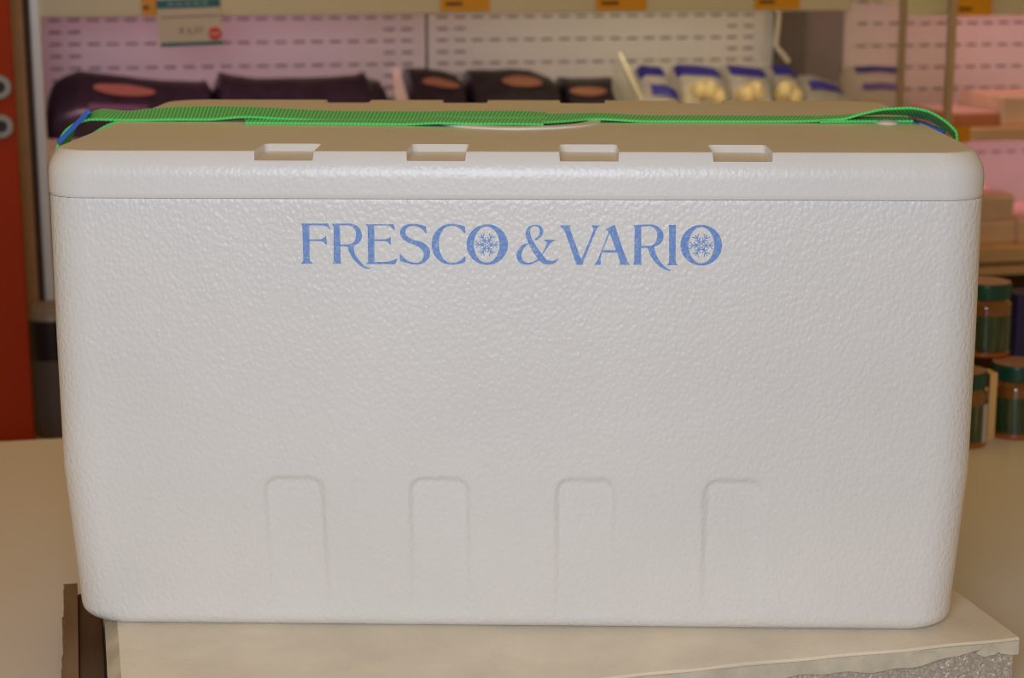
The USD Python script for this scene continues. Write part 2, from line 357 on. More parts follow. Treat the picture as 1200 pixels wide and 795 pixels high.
for k in (-1.5, -.5, .5, 1.5):
    for back in (0, 1):
        c = k * (NS if not back else .0990); pts = []
        for x, y in plan(c, .0196, -.045, .0505, .005): pts.append((x, y, HT + .004))
        for x, y in plan(c, .0186, -.043, .0440, .004): pts.append((x, y, HT - .0046 + (y - .044) * .030))
        pts = np.array(pts)
        if back: pts[:, 1] = DP - pts[:, 1] + .012
        lm = lm - hull(pts)
lv = lm.to_mesh(); lidt = trimesh.Trimesh(lv.vert_properties[:, :3], lv.tri_verts)
lid = obj('lid', lidt, M['foam_lid'], BOX, smooth=28, label='white foam lid with stacking notches along its long edges')
# raised ring in the middle of the lid and small bosses
rg = lathe([(.053, -.001), (.053, .001), (.0545, .0019), (.0610, .0019), (.0625, .001), (.0625, -.001), (.053, -.001)], 72); rg.apply_translation((-.001, .207, HT))
obj('lid_ring', rg, M['foam_lid'], lid, smooth=35)
bo = trimesh.creation.icosphere(3); bo.apply_scale((.0085, .012, .003)); bo.apply_translation((.272, .199, HT)); obj('lid_boss', bo, M['foam_lid'], lid, smooth=True)

# ---- printed lettering: outlines measured in the print, laid on the front wall
def path(s):
    tok = s.replace(',', ' ').split(); i = 0; pts = []; cmd = 'L'
    def num():
        nonlocal i; v = float(tok[i]); i += 1; return v
    while i < len(tok):
        if tok[i] in 'MLQCZ': cmd = tok[i]; i += 1
        if cmd == 'Z': break
        if cmd in 'ML': pts.append((num(), num()))
        elif cmd == 'Q':
            a = np.array(pts[-1]); b = np.array((num(), num())); c = np.array((num(), num()))
            pts += [tuple((1 - t) ** 2 * a + 2 * t * (1 - t) * b + t * t * c) for t in np.linspace(0, 1, 9)[1:]]
        else:
            a = np.array(pts[-1]); b, c, d = (np.array((num(), num())) for _ in range(3))
            pts += [tuple((1 - t) ** 3 * a + 3 * t * (1 - t) ** 2 * b + 3 * t * t * (1 - t) * c + t ** 3 * d) for t in np.linspace(0, 1, 15)[1:]]
    return Polygon(pts).buffer(0)
def ell(cx, cy, rx, ry): return affinity.scale(Point(cx, cy).buffer(1, 40), rx, ry)
def stroke(P):
    Q = spline(np.c_[np.array(P, float)[:, :2], np.zeros(len(P)), np.array(P, float)[:, 2]], 40)
    cs = [Point(a, b).buffer(w / 2, 6) for a, b, _, w in Q]
    return unary_union([unary_union([cs[i], cs[i + 1]]).convex_hull for i in range(len(cs) - 1)])
def flake(cx, cy, r):
    g = []
    for k in range(6):
        a = math.radians(60 * k); d = np.array([math.cos(a), math.sin(a)]); n = np.array([-d[1], d[0]])
        c = np.array([cx, cy])
        seg = lambda p, q, w: LineString([p, q]).buffer(w, cap_style=2)
        g.append(seg(c + d * .10 * r, c + d * r, 6))
        for s in (-1, 1):
            g.append(seg(c + d * .66 * r, c + d * .98 * r + n * s * .30 * r, 5))
            g.append(seg(c + d * .40 * r, c + d * .62 * r + n * s * .25 * r, 5))
            g.append(seg(c + d * .46 * r, c + d * .27 * r + n * s * .155 * r, 5))
    return unary_union(g)
glyphs = []   # (crop origin x, polygon in crop units of 1/10.6 px)
glyphs.append((345, path('M 85 128 L 415 128 Q 440 165 452 205 L 430 195 Q 410 155 350 152 L 185 150 L 185 325 L 325 325 Q 375 315 392 275 L 405 385 L 385 385 Q 370 350 330 345 L 187 345 L 190 585 Q 195 605 225 615 L 225 628 L 85 628 L 90 612 Q 115 600 110 580 L 100 170 Q 100 145 85 138 Z')))
glyphs.append((345, path('M 470 132 L 660 128 C 780 128 838 200 838 270 C 838 340 800 385 735 405 C 740 470 750 520 790 565 C 830 620 880 670 945 685 L 925 690 C 870 695 820 660 760 600 C 700 540 680 480 655 412 L 570 408 L 572 600 L 582 627 L 475 627 L 488 600 L 488 165 L 470 145 Z').difference(path('M 565 150 L 680 150 C 745 160 765 210 765 270 C 765 330 740 380 680 385 L 570 390 Z'))))
glyphs.append((425, path('M 38 138 L 385 138 L 402 205 L 385 205 Q 360 160 310 152 L 142 152 L 145 325 L 280 325 Q 330 320 345 285 L 350 385 L 335 385 Q 320 350 280 345 L 145 345 L 145 605 L 290 605 Q 370 595 432 560 L 405 632 L 45 632 L 45 618 Q 65 615 68 600 L 62 175 Q 62 150 38 150 Z')))
glyphs.append((425, path('M 785 165 L 795 245 L 775 240 C 745 190 690 155 620 155 C 560 155 530 195 530 235 C 535 300 600 325 690 345 C 790 370 840 430 838 495 C 835 580 760 640 660 638 C 580 635 510 610 465 590 L 460 505 L 480 515 C 520 580 590 615 660 615 C 720 612 760 570 760 515 C 760 450 700 410 610 380 C 520 350 465 310 465 235 C 465 170 540 132 620 132 C 690 132 740 150 785 165 Z')))
glyphs.append((500, path('M 475 165 L 480 245 L 460 240 C 430 190 380 155 305 155 C 200 158 145 270 150 390 C 155 520 215 612 310 615 C 390 615 440 585 465 540 L 485 545 L 478 605 C 430 630 370 642 310 640 C 160 638 60 520 62 385 C 65 240 165 135 305 132 C 370 130 430 150 475 165 Z')))
glyphs.append((500, ell(752, 390, 257, 252).difference(ell(745, 390, 160, 224))))
amp = unary_union([stroke([(345, 325, 18), (400, 280, 35), (422, 220, 42), (390, 165, 24), (330, 152, 15), (268, 185, 34), (250, 250, 55), (278, 340, 62), (340, 450, 70), (410, 550, 75), (480, 608, 56), (550, 615, 40), (600, 590, 22), (622, 570, 10)]),
                   stroke([(250, 378, 14), (175, 430, 45), (138, 520, 62), (165, 595, 50), (255, 628, 20), (340, 602, 24), (392, 570, 20)]),
                   stroke([(430, 510, 14), (480, 425, 25), (512, 355, 48)]), path('M 450 328 L 605 332 L 560 350 L 530 372 L 490 368 Z')])
glyphs.append((595, amp))
glyphs.append((660, path('M -35 152 L 95 152 L 82 170 L 85 200 L 215 560 L 235 555 L 375 215 Q 370 170 350 152 L 455 152 Q 435 165 410 205 L 235 640 L 165 640 L 40 275 Q 5 180 -35 165 Z')))
glyphs.append((660, path('M 640 145 L 740 450 L 795 590 Q 810 625 830 640 L 695 640 L 710 615 L 700 580 L 668 487 L 482 487 L 462 570 L 465 640 L 378 640 Q 415 615 430 575 L 565 235 Q 560 210 525 205 Q 580 165 640 145 Z').difference(path('M 578 245 L 487 460 L 655 460 Z'))))
glyphs.append((755, path('M -137 148 L 0 142 L 60 140 C 170 140 240 210 240 280 C 238 350 200 395 125 415 C 125 470 150 540 200 605 C 240 655 280 690 330 705 L 310 715 C 250 710 190 670 130 605 C 80 545 60 490 42 430 L -40 428 L -38 600 L -30 640 L -142 640 L -125 605 L -119 180 Z').difference(path('M -40 165 L 60 160 C 130 165 165 215 163 280 C 160 340 130 390 80 405 L -38 408 Z'))))
glyphs.append((755, path('M 300 148 L 390 145 L 388 600 Q 390 625 410 635 L 410 645 L 290 645 L 290 632 Q 308 625 308 600 L 308 175 Q 308 160 300 155 Z')))
glyphs.append((755, ell(707, 397, 258, 252).difference(ell(708, 397, 160, 226))))
def on_front(px, py):
    Y = .002
    for _ in range(4):
        p = at_y(px, py, Y); Y = .0015 + inset(p[2])
    return p
def print_on(poly, ox, lift=.00035):
    m = extr(poly.simplify(1.2), 1.0)
    Q = np.array([on_front(ox + x / 10.6, 250 + y / 10.6) for x, y in m.vertices[:, :2]])
    Q[:, 1] -= np.where(m.vertices[:, 2] > .5, lift, -.0006)
    t = trimesh.Trimesh(Q, m.faces, process=False); trimesh.repair.fix_normals(t); return t
for (ox, g), ch in zip(glyphs, 'FRESCO&VARIO'):
    obj('printed_letter', print_on(g, ox), M['ink'], body, label=f'blue printed {"ampersand" if ch == "&" else "capital " + ch} on the box front')
obj('printed_snowflake', print_on(flake(746, 390, 140), 500), M['ink'], body, label='blue snowflake inside the O of the first word')
obj('printed_snowflake', print_on(flake(707, 400, 146), 755), M['ink'], body, label='blue snowflake inside the O of the last word')

# ------------------------------------------------------------------ strap
ST = thing('green_strap', 'bright green webbing strap with blue buckle lying across the lid', 'strap', (0, .217, HT))
S0 = np.array([0, .217, HT])
def ribbon(name, st, th=.0013, nw=9, pitch=.0028, **kw):
    """st: (back point, front point) stations; a woven band with slanting ribs"""
    A6 = np.array([np.r_[(np.array(b) + np.array(f)) / 2, (np.array(f) - np.array(b))] for b, f in st])
    Lg = np.linalg.norm(np.diff(A6[:, :3], axis=0), axis=1).sum(); n = int(Lg / pitch * 6)
    A6 = spline(A6, n); c, w = A6[:, :3], A6[:, 3:]
    T = np.gradient(c, axis=0); N = np.cross(T, w); N /= np.linalg.norm(N, axis=1)[:, None]
    s = np.r_[0, np.cumsum(np.linalg.norm(np.diff(c, axis=0), axis=1))]; wl = np.linalg.norm(w, axis=1)
    k = np.r_[-.5, -.47, np.linspace(-.43, .43, nw), .47, .5]; V = []; U = []
    prof = [(a, .5) for a in k] + [(a, -.5) for a in k[::-1]]
    for a, b in prof:
        edge = abs(a) > .45; taper = .7 if abs(a) > .49 else 1
        rb = .5 + .5 * np.sin(2 * np.pi * (s + a * wl * .075) / pitch)
        if edge: rb = .55 + .45 * np.sin(2 * np.pi * s / pitch * .5) ** 2
        V.append(c + w * a + N * ((th * b * taper) + np.sign(b) * .0004 * rb)[:, None]); U.append(rb)
    V = np.stack(V, 1).reshape(-1, 3); U = np.stack(U, 1).reshape(-1)
    m = trimesh.Trimesh(V - S0, grid_faces(n, len(prof), True), process=False)
    pr = obj(name, m, M['web'], ST, smooth=True, **kw)
    UsdGeom.PrimvarsAPI(UsdGeom.Mesh(pr)).CreatePrimvar('rib', Sdf.ValueTypeNames.FloatArray, 'vertex').Set([float(x) for x in U])
def zfix(p, q): return (np.array(p, float), np.array(q, float))
def stat(px, yt, yb, Yb=.240, Yf=.197):
    b, f = at_y(px, yt, Yb), at_y(px, yb, Yf); zm = HT + (.0026 if 480 < px < 715 else .0010); zm = zm if 140 < px < 1080 else -1; b[2] = max(b[2], zm); f[2] = max(f[2], zm); return b, f
top = [stat(*a) for a in ((176, 128.5, 141), (205, 126.5, 140.5), (245, 125.5, 140.5), (285, 126, 137.5), (330, 128, 139.5), (400, 131, 142.5), (480, 131.5, 142.5), (560, 131, 141.5), (610, 131, 141.5), (628, 132, 143), (641, 133, 149))]
# the left end swings out past the lid edge, up to the buckle and down the side wall
lx = -.3050
left = [zfix((lx - o, .239, z), (lx - o - q, .198, z2)) for o, q, z, z2 in ((.006, 0, .030, .030), (.005, 0, .20, .20), (.014, 0, .255, .255), (.034, .0, .284, .284), (.0425, .0, .301, .299), (.0360, -.001, .319, .317), (.0150, -.002, .3297, .3262))] + [stat(150, 131, 141.5)]
ribbon('webbing', left + top)
ribbon('webbing', [zfix((x, .238, z), (x - .002, .199, z)) for x, z in ((-.255, HT + .0012), (-.285, HT + .0012), (-.300, HT - .001), (-.318, HT - .010), (-.331, HT - .022))], label='inner strand of the strap between buckle and lid')
# return layer beneath it, then single run to the right and over the edge
low = [stat(x, t, b_, .228, Yf) for x, t, b_, Yf in ((287, 138, 146, .178), (330, 138.5, 146.2, .176), (400, 139.5, 146.4, .174), (470, 139.5, 147.2, .170), (520, 139.5, 148.8, .163), (570, 139, 150.3, .158), (637, 139, 151, .156))]
ribbon('webbing', low, label='lower folded layer of the green webbing')
rx = .3050
right = [stat(636, 136, 150, .235, .168), stat(662, 135.5, 148.5, .237, .180), stat(700, 136, 147), stat(760, 137.5, 146), stat(850, 137.5, 144.3), stat(930, 138, 142.6), stat(985, 136, 140.2, .234, .198),
         stat(1010, 134.5, 133.6, .234, .196), stat(1040, 133.5, 127.5, .234, .194), stat(1062, 134.5, 126.5, .234, .192), stat(1085, 139.5, 129.5, .234, .192), stat(1102, 148.5, 138, .234, .192), stat(1114, 157, 147.5, .234, .192), stat(1121, 166, 157.5, .234, .192)]
tail = [zfix((rx + o, .234, z), (rx + o - q, .192, z)) for o, q, z in ((.0215, .001, .298), (.015, 0, .275), (.006, 0, .21), (.005, 0, .03))]
ribbon('webbing', right + tail, label='single run of green webbing arching over the right lid edge')
under = [zfix((x, .231, HT + .0012), (x, y, HT + .0012)) for x, y in ((.222, .193), (.25, .199), (.292, .201))]
ribbon('webbing', under, label='short strap end lying flat near the right lid edge')
# buckles: flat ladder frames
def ladder(p0, p1, y0, y1, th, sk=(0, 0)):
    """frame between two end lines in the xz plane, spanning y0..y1"""
    p0, p1 = np.array(p0), np.array(p1); Lg = np.linalg.norm(p1 - p0)
    fr = sbox(0, y0, Lg, y1).buffer(-.002).buffer(.002, 6)
    for a, b in ((.12, .38), (.50, .86)): fr = fr.difference(sbox(Lg * a, y0 + .005, Lg * b, y1 - .005))
    m = extr(fr, th); d = (p1 - p0) / Lg; nn = np.array([-d[1], d[0]])
    v = m.vertices; X = p0[None] + v[:, :1] * d + (v[:, 2:] - th / 2) * nn + (v[:, 1:2] - y0) * np.array(sk)
    return trimesh.Trimesh(np.c_[X[:, 0], v[:, 1], X[:, 1]] - S0, m.faces)
b0 = at_y(67.5, 168, .190); b1 = at_y(105.5, 129, .190)
bk = ladder((b0[0], b0[2]), (b1[0], b1[2]), .190, .246, .0034, (-.27, -.10)); trimesh.repair.fix_normals(bk)
obj('buckle', bk, M['blue_plastic'], ST, label='blue plastic ladder buckle at the left end of the strap')
c0 = at_y(1074, 144, .203); c1 = at_y(1106, 155, .203)
bk = ladder((c0[0], c0[2] - .000), (c1[0], c1[2]), .196, .240, .003); trimesh.repair.fix_normals(bk)
obj('buckle', bk, M['blue_plastic'], ST, label='blue plastic buckle under the strap at the right lid edge')

# ------------------------------------------------------------------ refrigerated cabinet behind the counter
def V3(mesh, u0, w0, v0): mesh.apply_translation((-u0, v0, -w0)); return mesh
VR = .46                                                   # how far the rail stands in front of the back panel
uL, uA = fit(47, 60, 0)[0], fit(498.5, 60, 0)[0]
uB0, uB1 = fit(501.5, 60, 0)[0], fit(905, 60, 0)[0]
uC0, uC1 = fit(985, 60, 0)[0], fit(1330, 60, 0)[0]
rw = [fit(730, y, 0)[1] for y in (-8.5, 18.2, 45.0, 71.5)]; dw = (rw[1] - rw[3]) / 2
ua, ub = fit(620.6, 60, 0)[0], fit(838, 60, 0)[0]; pit_ = (ub - ua) / 11
wdeck = fit(300, 150, .17)[1]
CAB = thing('refrigerated_cabinet', 'open refrigerated display cabinet with slotted back panels behind the counter', 'display cabinet', (ORG[0], ORG[1], ZF), TH)
zc = lambda w: w - ZF
def slotted(u0, u1, w0, w1, rows, extra, off=0.0):
    P = sbox(u0, w0, u1, w1); holes = []
    k0 = math.floor((u0 - ua) / pit_) ; u = ua + off + (k0 - 2) * pit_
    cols = []
    while u < u1 - .018:
        if u > u0 + .018: cols.append(u)
        u += pit_
    L_, T_ = pit_ * .62, .0047
    for r in rows:
        for c in cols: holes.append(sbox(c - L_ / 2, r - T_ / 2, c + L_ / 2, r + T_ / 2))
    for r in rows:
        for c in ([cols[0], cols[1]] if 'l' in extra else []) + ([cols[-1], cols[-2]] if 'r' in extra else []):
            holes.append(sbox(c - L_ / 2, r - dw / 2 - T_ / 2, c + L_ / 2, r - dw / 2 + T_ / 2))
    m = upright(extr(P.difference(unary_union(holes)), .0016)); m.apply_translation((0, 0, -ZF)); return m
rows = [rw[1] + k * dw for k in (3, 2, 1, 0, -1, -2, -3)]
obj('back_panel', slotted(uL, uA, wdeck, rw[1] + .25, rows, 'lr'), M['panel'], CAB)
obj('back_panel', slotted(uB0, uB1, wdeck, rw[1] + .25, rows, 'lr'), M['panel'], CAB)
wr0 = fit(1165, 26.5, 0)[1]; wr1 = fit(1165, 102.8, 0)[1]; dwr = (wr0 - wr1) / 3
wlow = fit(1170, 300, .12)[1]
obj('back_panel', slotted(uC0, uC1, wlow, rw[1] + .25, [wr0 + k * dwr for k in (2, 1, 0, -1, -2, -3, -4, -6)], ''), M['panel'], CAB)
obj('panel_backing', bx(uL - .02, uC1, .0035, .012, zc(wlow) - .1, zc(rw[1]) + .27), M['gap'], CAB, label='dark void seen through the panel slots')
# upright with holes between the first two panels
us = (uA + uB0) / 2
obj('slotted_upright', bx(us - .002, us + .002, -.003, .002, zc(wdeck), zc(rw[1] + .25)), M['dark_steel'], CAB)
ux = fit(936, 60, 0)[0]
obj('end_upright', bx(uB1 + .001, ux, -.03, .004, zc(wdeck), zc(rw[1] + .25)), M['dark_steel'], CAB)
obj('end_plate', bx(ux, uC0, -.012, .004, zc(wdeck), zc(rw[1] + .25)), M['grey_steel'], CAB)
# upper shelf with its price rail
u0r, w0r = fit(46, 20.5, VR); u1r = fit(994, 12, VR)[0]
w0r = (fit(200, 19, VR)[1] + fit(900, 12.5, VR)[1]) / 2
obj('upper_shelf', bx(u0r, u1r, -VR, -.001, zc(w0r + .012), zc(w0r + .030)), M['rail'], CAB)
obj('price_rail', bx(u0r, u1r, -VR - .010, -VR, zc(w0r), zc(w0r + .045), .0015), M['rail'], CAB, label='cream price rail along the upper shelf front')
obj('shelf_deck', bx(uC0, fit(1050, 100, .2)[0], -.215, -.002, zc(wdeck - .012), zc(wdeck)), M['rail'], CAB)
obj('shelf_deck', bx(uL - .01, uC0, -VR + .02, -.002, zc(wdeck - .02), zc(wdeck)), M['rail'], CAB)
obj('base_cabinet', bx(uL - .03, uC0 - .001, -VR + .0, .004, 0, zc(wdeck - .02)), M['base_dark'], CAB)
# left upright post of the cabinet
p0, p1 = fit(38.5, 100, VR + .016)[0], fit(51, 100, VR + .016)[0]
obj('side_post', bx(p0, p1, -VR - .016, -VR + .02, zc(wdeck) - .6 + .05, zc(w0r) + .35, .002), M['post'], CAB, label='pale aluminium post at the left end of the cabinet')
obj('side_panel', bx(uL - .035, uL - .004, -VR + .02, .004, zc(wdeck) - .5, zc(w0r) + .35), M['grey_steel'], CAB)
# right-hand section: two shelves
us0, us1 = fit(1030, 150, .27)[0], fit(1330, 150, .27)[0]
wm1 = fit(1165, 151, .27)[1]; wm0 = fit(1165, 165, .27)[1]
obj('shelf', bx(us0, us1, -.27, -.002, zc(wm0), zc(wm1), .001), M['shelf_tan'], CAB)
wl1 = fit(1175, 291, .35)[1]; wl0 = fit(1175, 308, .35)[1]
obj('shelf', bx(us0 - .05, us1, -.35, -.002, zc(wl0), zc(wl1), .001), M['shelf_tan'], CAB)
obj('base_cabinet', bx(uC0, uC1, -.33, .004, 0, zc(wl0 - .002)), M['base_dark'], CAB)
obj('kick_rail', bx(us0 - .05, us1, -.352, -.33, zc(fit(1175, 322, .35)[1]), zc(fit(1175, 312, .35)[1])), M['shelf_tan'], CAB)
uR0, wR0 = fit(1066, 18, .27); uR1 = us1
obj('price_rail', bx(fit(1060, 10, .27)[0], us1, -.28, -.27, zc(wR0), zc(wR0 + .05), .001), M['rail'], CAB, label='cream price rail of the right-hand section')
obj('upper_shelf', bx(fit(1060, 10, .27)[0], us1, -.27, -.001, zc(wR0 + .02), zc(wR0 + .035)), M['rail'], CAB)

# lamps of the cabinet, under the upper shelves
def lamp(name, ul, ur, v, w, col, p, aim_v=0.0, drop=.12):
    c = W((ul + ur) / 2, v, w); rect_light(name, c, W((ul + ur) / 2, aim_v, w - drop), ur - ul, .05, col, p)
lamp('pink_cabinet_lamp', uL + .02, uA - .08, VR - .06, w0r + .008, (1.0, .50, .72), 10.2)
lamp('cabinet_lamp', uB0 + .1, uB1, VR - .06, w0r + .008, (1.0, .88, .64), 11.0)
lamp('pink_cabinet_lamp_right', uC0 + .02, uC1, .23, wR0 + .015, (1.0, .46, .52), 5.5)
lamp('pink_shelf_lamp', us0 + .05, uC1, .20, wm0 - .004, (1.0, .48, .66), 5.0)

# orange tags on the rails
def tag_thing(x0, x1, y1, v, label, wtop=.07):
    (ul, wb), (ur, _) = fit(x0, y1, v + .012), fit(x1, y1, v + .012)
    c = W((ul + ur) / 2, v + .0112, wb); t = thing('price_tag', label, 'price tag', c, TH, 'orange price tags on the rails')
    hw = (ur - ul) / 2
    obj('tag_card', bx(-hw, hw, -.001, 0, 0, wtop), M['tag'], t)
    obj('printed_line', bx(-hw * .8, -hw * .1, -.0014, -.0009, wtop * .12, wtop * .2), M['tag_ink'], t)
tag_thing(166, 186, 18.5, VR, 'orange price tag behind the hanging white price card')
tag_thing(516, 574, 13.5, VR, 'orange price tag on the upper rail above the middle of the lid')
tag_thing(698, 758, 12.5, VR, 'orange price tag on the upper rail above the cream shelf divider')
tag_thing(884, 937, 11, VR, 'orange price tag near the right end of the upper rail')
tag_thing(1119, 1162, 18.5, .28, 'orange price tag on the far right rail beside the glass door')
# orange tag edge on the middle shelf, just right of the box lid
tag_thing(1112, 1136, 168, .275, 'small orange tag on the middle shelf right of the lid corner', .028)

# hanging white price card
(ul, wb), (ur, wt) = fit(187, 54, VR + .03), fit(259, 0, VR + .03)
PC = thing('price_card', 'white price card with teal bands hanging from the upper left rail', 'price card', W((ul + ur) / 2, VR + .03, wb), TH)
cw, chh = (ur - ul), (wt - wb) * 1.12
def pc(x0, x1, z0, z1, m, d, name, **kw): obj(name, bx(cw * (x0 - .5), cw * (x1 - .5), -.0012 - d, -d, chh * z0, chh * z1).apply_transform(trimesh.transformations.rotation_matrix(-.028, [0, 1, 0])), m, PC, **kw)
pc(0, 1, 0, 1, M['card'], 0, 'card'); pc(.02, 1.0, 0, .075, M['teal'], .0006, 'teal_band'); pc(-.01, 1.0, .745, .915, M['teal'], .0006, 'teal_band')
for k in range(5): pc(.17 + k * .135, .17 + k * .135 + .10, .81, .85, M['pale_print'], .0012, 'header_print')
pc(.05, .97, .565, .585, M['grey_print'], .0006, 'grey_line')
tx = upright(meshkit.text_mesh('€ 6,27', chh * .11, .0008)); tx.apply_translation((cw * (.33 - .5), -.0013, chh * .25)); tx.apply_transform(trimesh.transformations.rotation_matrix(-.028, [0, 1, 0])); obj('price_print', tx, M['grey_print'], PC)
dk = trimesh.creation.cylinder(cw * .105, .001, sections=32); dk.apply_transform(trimesh.transformations.rotation_matrix(np.pi / 2, [1, 0, 0])); dk.apply_translation((cw * (.885 - .5), -.002, chh * .235)); obj('red_sticker', dk, M['red'], PC)
for k in (-1, 0, 1):
    obj('sticker_print', bx(cw * (.885 + .05 * k - .5) - cw * .018, cw * (.885 + .05 * k - .5) + cw * .018, -.003, -.0024, chh * .215, chh * .255), M['card'], PC)

# ------------------------------------------------------------------ packs on the deck
class Lump:
    """a soft pack: top outline measured across u, rounded front to back"""
    def __init__(s, pts, v, depth, seed, pw=.55, crumple=.0025):
        s.v, s.D = v, depth
        uw = np.array([fit(x, y, v) for x, y in pts]); s.u0, s.u1 = uw[0, 0], uw[-1, 0]
        s.prof = lambda u: np.interp(u, uw[:, 0], uw[:, 1]) - wdeck
        s.c = ((s.u0 + s.u1) / 2); s.seed, s.pw, s.cr = seed, pw, crumple
    def S(s, a, t):
        a, t = np.broadcast_arrays(np.asarray(a, float), np.asarray(t, float)); u = mix(s.u0, s.u1, a)
        edge = np.clip(np.minimum(a, 1 - a) / .05, 0, 1) ** .5
        g = np.clip(np.sin(np.pi * np.clip(t, 0, 1)), 0, 1) ** s.pw
        h = s.prof(u) * g
        n = meshkit.noise(np.stack([u * 45, t * 4 + s.seed, np.full_like(u, s.seed * 1.7)], -1).reshape(-1, 3)).reshape(u.shape) * s.cr * g
        return np.stack([u - s.c, (t - .5) * s.D * (.75 + .25 * edge), np.maximum(h * (.55 + .45 * edge) + n, 0)], -1)
    def mesh(s, na=56, nt=22):
        a, t = np.meshgrid(np.linspace(0, 1, na), np.linspace(0, 1, nt)); V = s.S(a, t).reshape(-1, 3)
        F = grid_faces(nt, na); B = V.copy(); B[:, 2] = 0; n = len(V)
        loop = np.r_[np.arange(na), np.arange(2 * na - 1, nt * na, na), np.arange(nt * na - 2, (nt - 1) * na - 1, -1), np.arange((nt - 2) * na, 0, -na)]
        l2 = np.roll(loop, -1); side = np.vstack([np.stack([loop, loop + n, l2], 1), np.stack([l2, loop + n, l2 + n], 1)])
        m = trimesh.Trimesh(np.vstack([V, B]), np.vstack([F, F[:, ::-1] + n, side]), process=False); return m
    def patch(s, shape, lift=.0035):
        kind, ca, ct, ra, rt = shape; n, m = 36, 7
        if kind == 'oval':
            ph = np.linspace(0, 2 * np.pi, n, endpoint=False); rr = np.linspace(.04, 1, m)
            A = ca + ra * rr[:, None] * np.cos(ph)[None]; T = ct + rt * rr[:, None] * np.sin(ph)[None]; F = grid_faces(m, n, True)
        else:
            A, T = np.meshgrid(np.linspace(ca - ra, ca + ra, 20), np.linspace(ct - rt, ct + rt, 9)); F = grid_faces(9, 20)
        p = s.S(A, T).reshape(-1, 3); q = np.stack([A.ravel(), T.ravel()], 1); e = 2e-2
        nrm = np.cross(s.S(q[:, 0] + e, q[:, 1]) - s.S(q[:, 0] - e, q[:, 1]), s.S(q[:, 0], q[:, 1] + e) - s.S(q[:, 0], q[:, 1] - e)); nrm /= np.linalg.norm(nrm, axis=1)[:, None] + 1e-12
        if nrm[:, 2].sum() < 0: nrm = -nrm
        if kind == 'oval': F = np.vstack([F, [[0, k, k + 1] for k in range(1, n - 1)]])
        return trimesh.Trimesh(p + nrm * lift, F, process=False)
    def tfor(s, px, py):
        """front-slope parameter whose height matches the picture row"""
        u, w = fit(px, py, s.v); a = (u - s.u0) / (s.u1 - s.u0); ts = np.linspace(.02, .5, 200)
        P = s.S(np.full(200, a), ts); pr = []
        for q in P:
            p = W(q[0] + s.c, s.v - q[1], wdeck + q[2]) - EYE; pr.append(397.5 - FPX * (p @ UP) / (p @ FW))
        return a, ts[np.argmin(np.abs(np.array(pr) - py))]
    def area(s, x0, x1, y0, y1, ell_=True):
        a0, tb = s.tfor(x0, y1); a1, tt = s.tfor(x1, y0)
        am, tm = s.tfor((x0 + x1) / 2, y0)[1], s.tfor((x0 + x1) / 2, y1)[1]; lo, hi = min(am, tm), max(am, tm); hi = max(hi, lo + .03)
        return ('oval' if ell_ else 'strip', (a0 + a1) / 2, (lo + hi) / 2, (a1 - a0) / 2, (hi - lo) / 2)
    def place(s, name, label, cat, group=None): return thing(name, label, cat, W(s.c, s.v, wdeck), TH, group)
packs = [
    ('black vacuum pack with orange label at the far left of the shelf', [(53, 112), (58, 102), (75, 90), (92, 84), (110, 86), (150, 91), (190, 95), (235, 96), (243, 92), (250, 97)], (110, 181, 101, 114), .18),
    ('long black crumpled pack without orange label behind the strap', [(245, 103), (250, 96), (257, 84), (275, 89), (300, 92), (360, 92), (400, 89), (417, 88), (425, 84), (430, 92), (445, 95), (456, 110)], None, .18),
    ('black pack with dim orange label just right of the pink divider', [(472, 84), (474, 80), (500, 80), (520, 84), (533, 88), (540, 97)], (488, 531, 94, 104), .17),
    ('black pack with bright orange label in the middle of the shelf', [(541, 92), (548, 83), (575, 82), (600, 81), (620, 83), (640, 90), (651, 96)], (580, 626, 91, 103), .16),
    ('short black pack with orange label left of the cream divider', [(652, 100), (657, 91), (690, 92), (712, 91), (719, 92), (722, 100)], (657, 699, 104, 114), .17)]
for i, (lab, pts, or_, v) in enumerate(packs):
    L_ = Lump(pts, v, .20, i + 1); t = L_.place('black_food_pack', lab, 'food pack', 'black food packs on the cabinet shelf')
    obj('wrapper', L_.mesh(), M['black_pack'], t, smooth=60)
    if or_: obj('oval_label', L_.patch(L_.area(*or_)), M['salmon'], t, smooth=60, label='orange oval label')
    if i == 0: obj('purple_strip', L_.patch(L_.area(105, 172, 124, 131, False)), M['dim_purple'], t, smooth=60, label='dim purple strip')  # dim purple strip low on the front of the first pack

def plate(name, label, pts, v, th, mat, lean=0.0):
    uw = [fit(x, y, v) for x, y in pts]; uc = np.mean([p[0] for p in uw]); wb = min(p[1] for p in uw)
    t = thing(name, label, 'shelf divider', W(uc, v, wdeck), TH, 'shelf dividers in the cabinet')
    m = upright(extr(Polygon([(u - uc, w - wdeck) for u, w in uw]), th)); return t, m
t, m = plate('shelf_divider', 'narrow pinkish white shelf divider between the black packs', [(459, 79), (467, 79), (478, 118), (480, 150), (462, 150), (463, 118)], .30, .004, None)
obj('divider_plate', m, M['divider'], t); m2 = m.copy(); m2.apply_scale((1.25, 2.5, 1)); 
obj('divider_foot', bx(-.016, .019, -.018, .018, 0, .008), M['divider'], t)
t, m = plate('shelf_divider', 'cream slanting shelf divider with frosted side plate beside the blue-labelled bags', [(721, 62), (726, 62), (754, 118), (766, 150), (757, 150), (747, 118)], .30, .014, None)
obj('divider_edge', m, M['divider'], t)
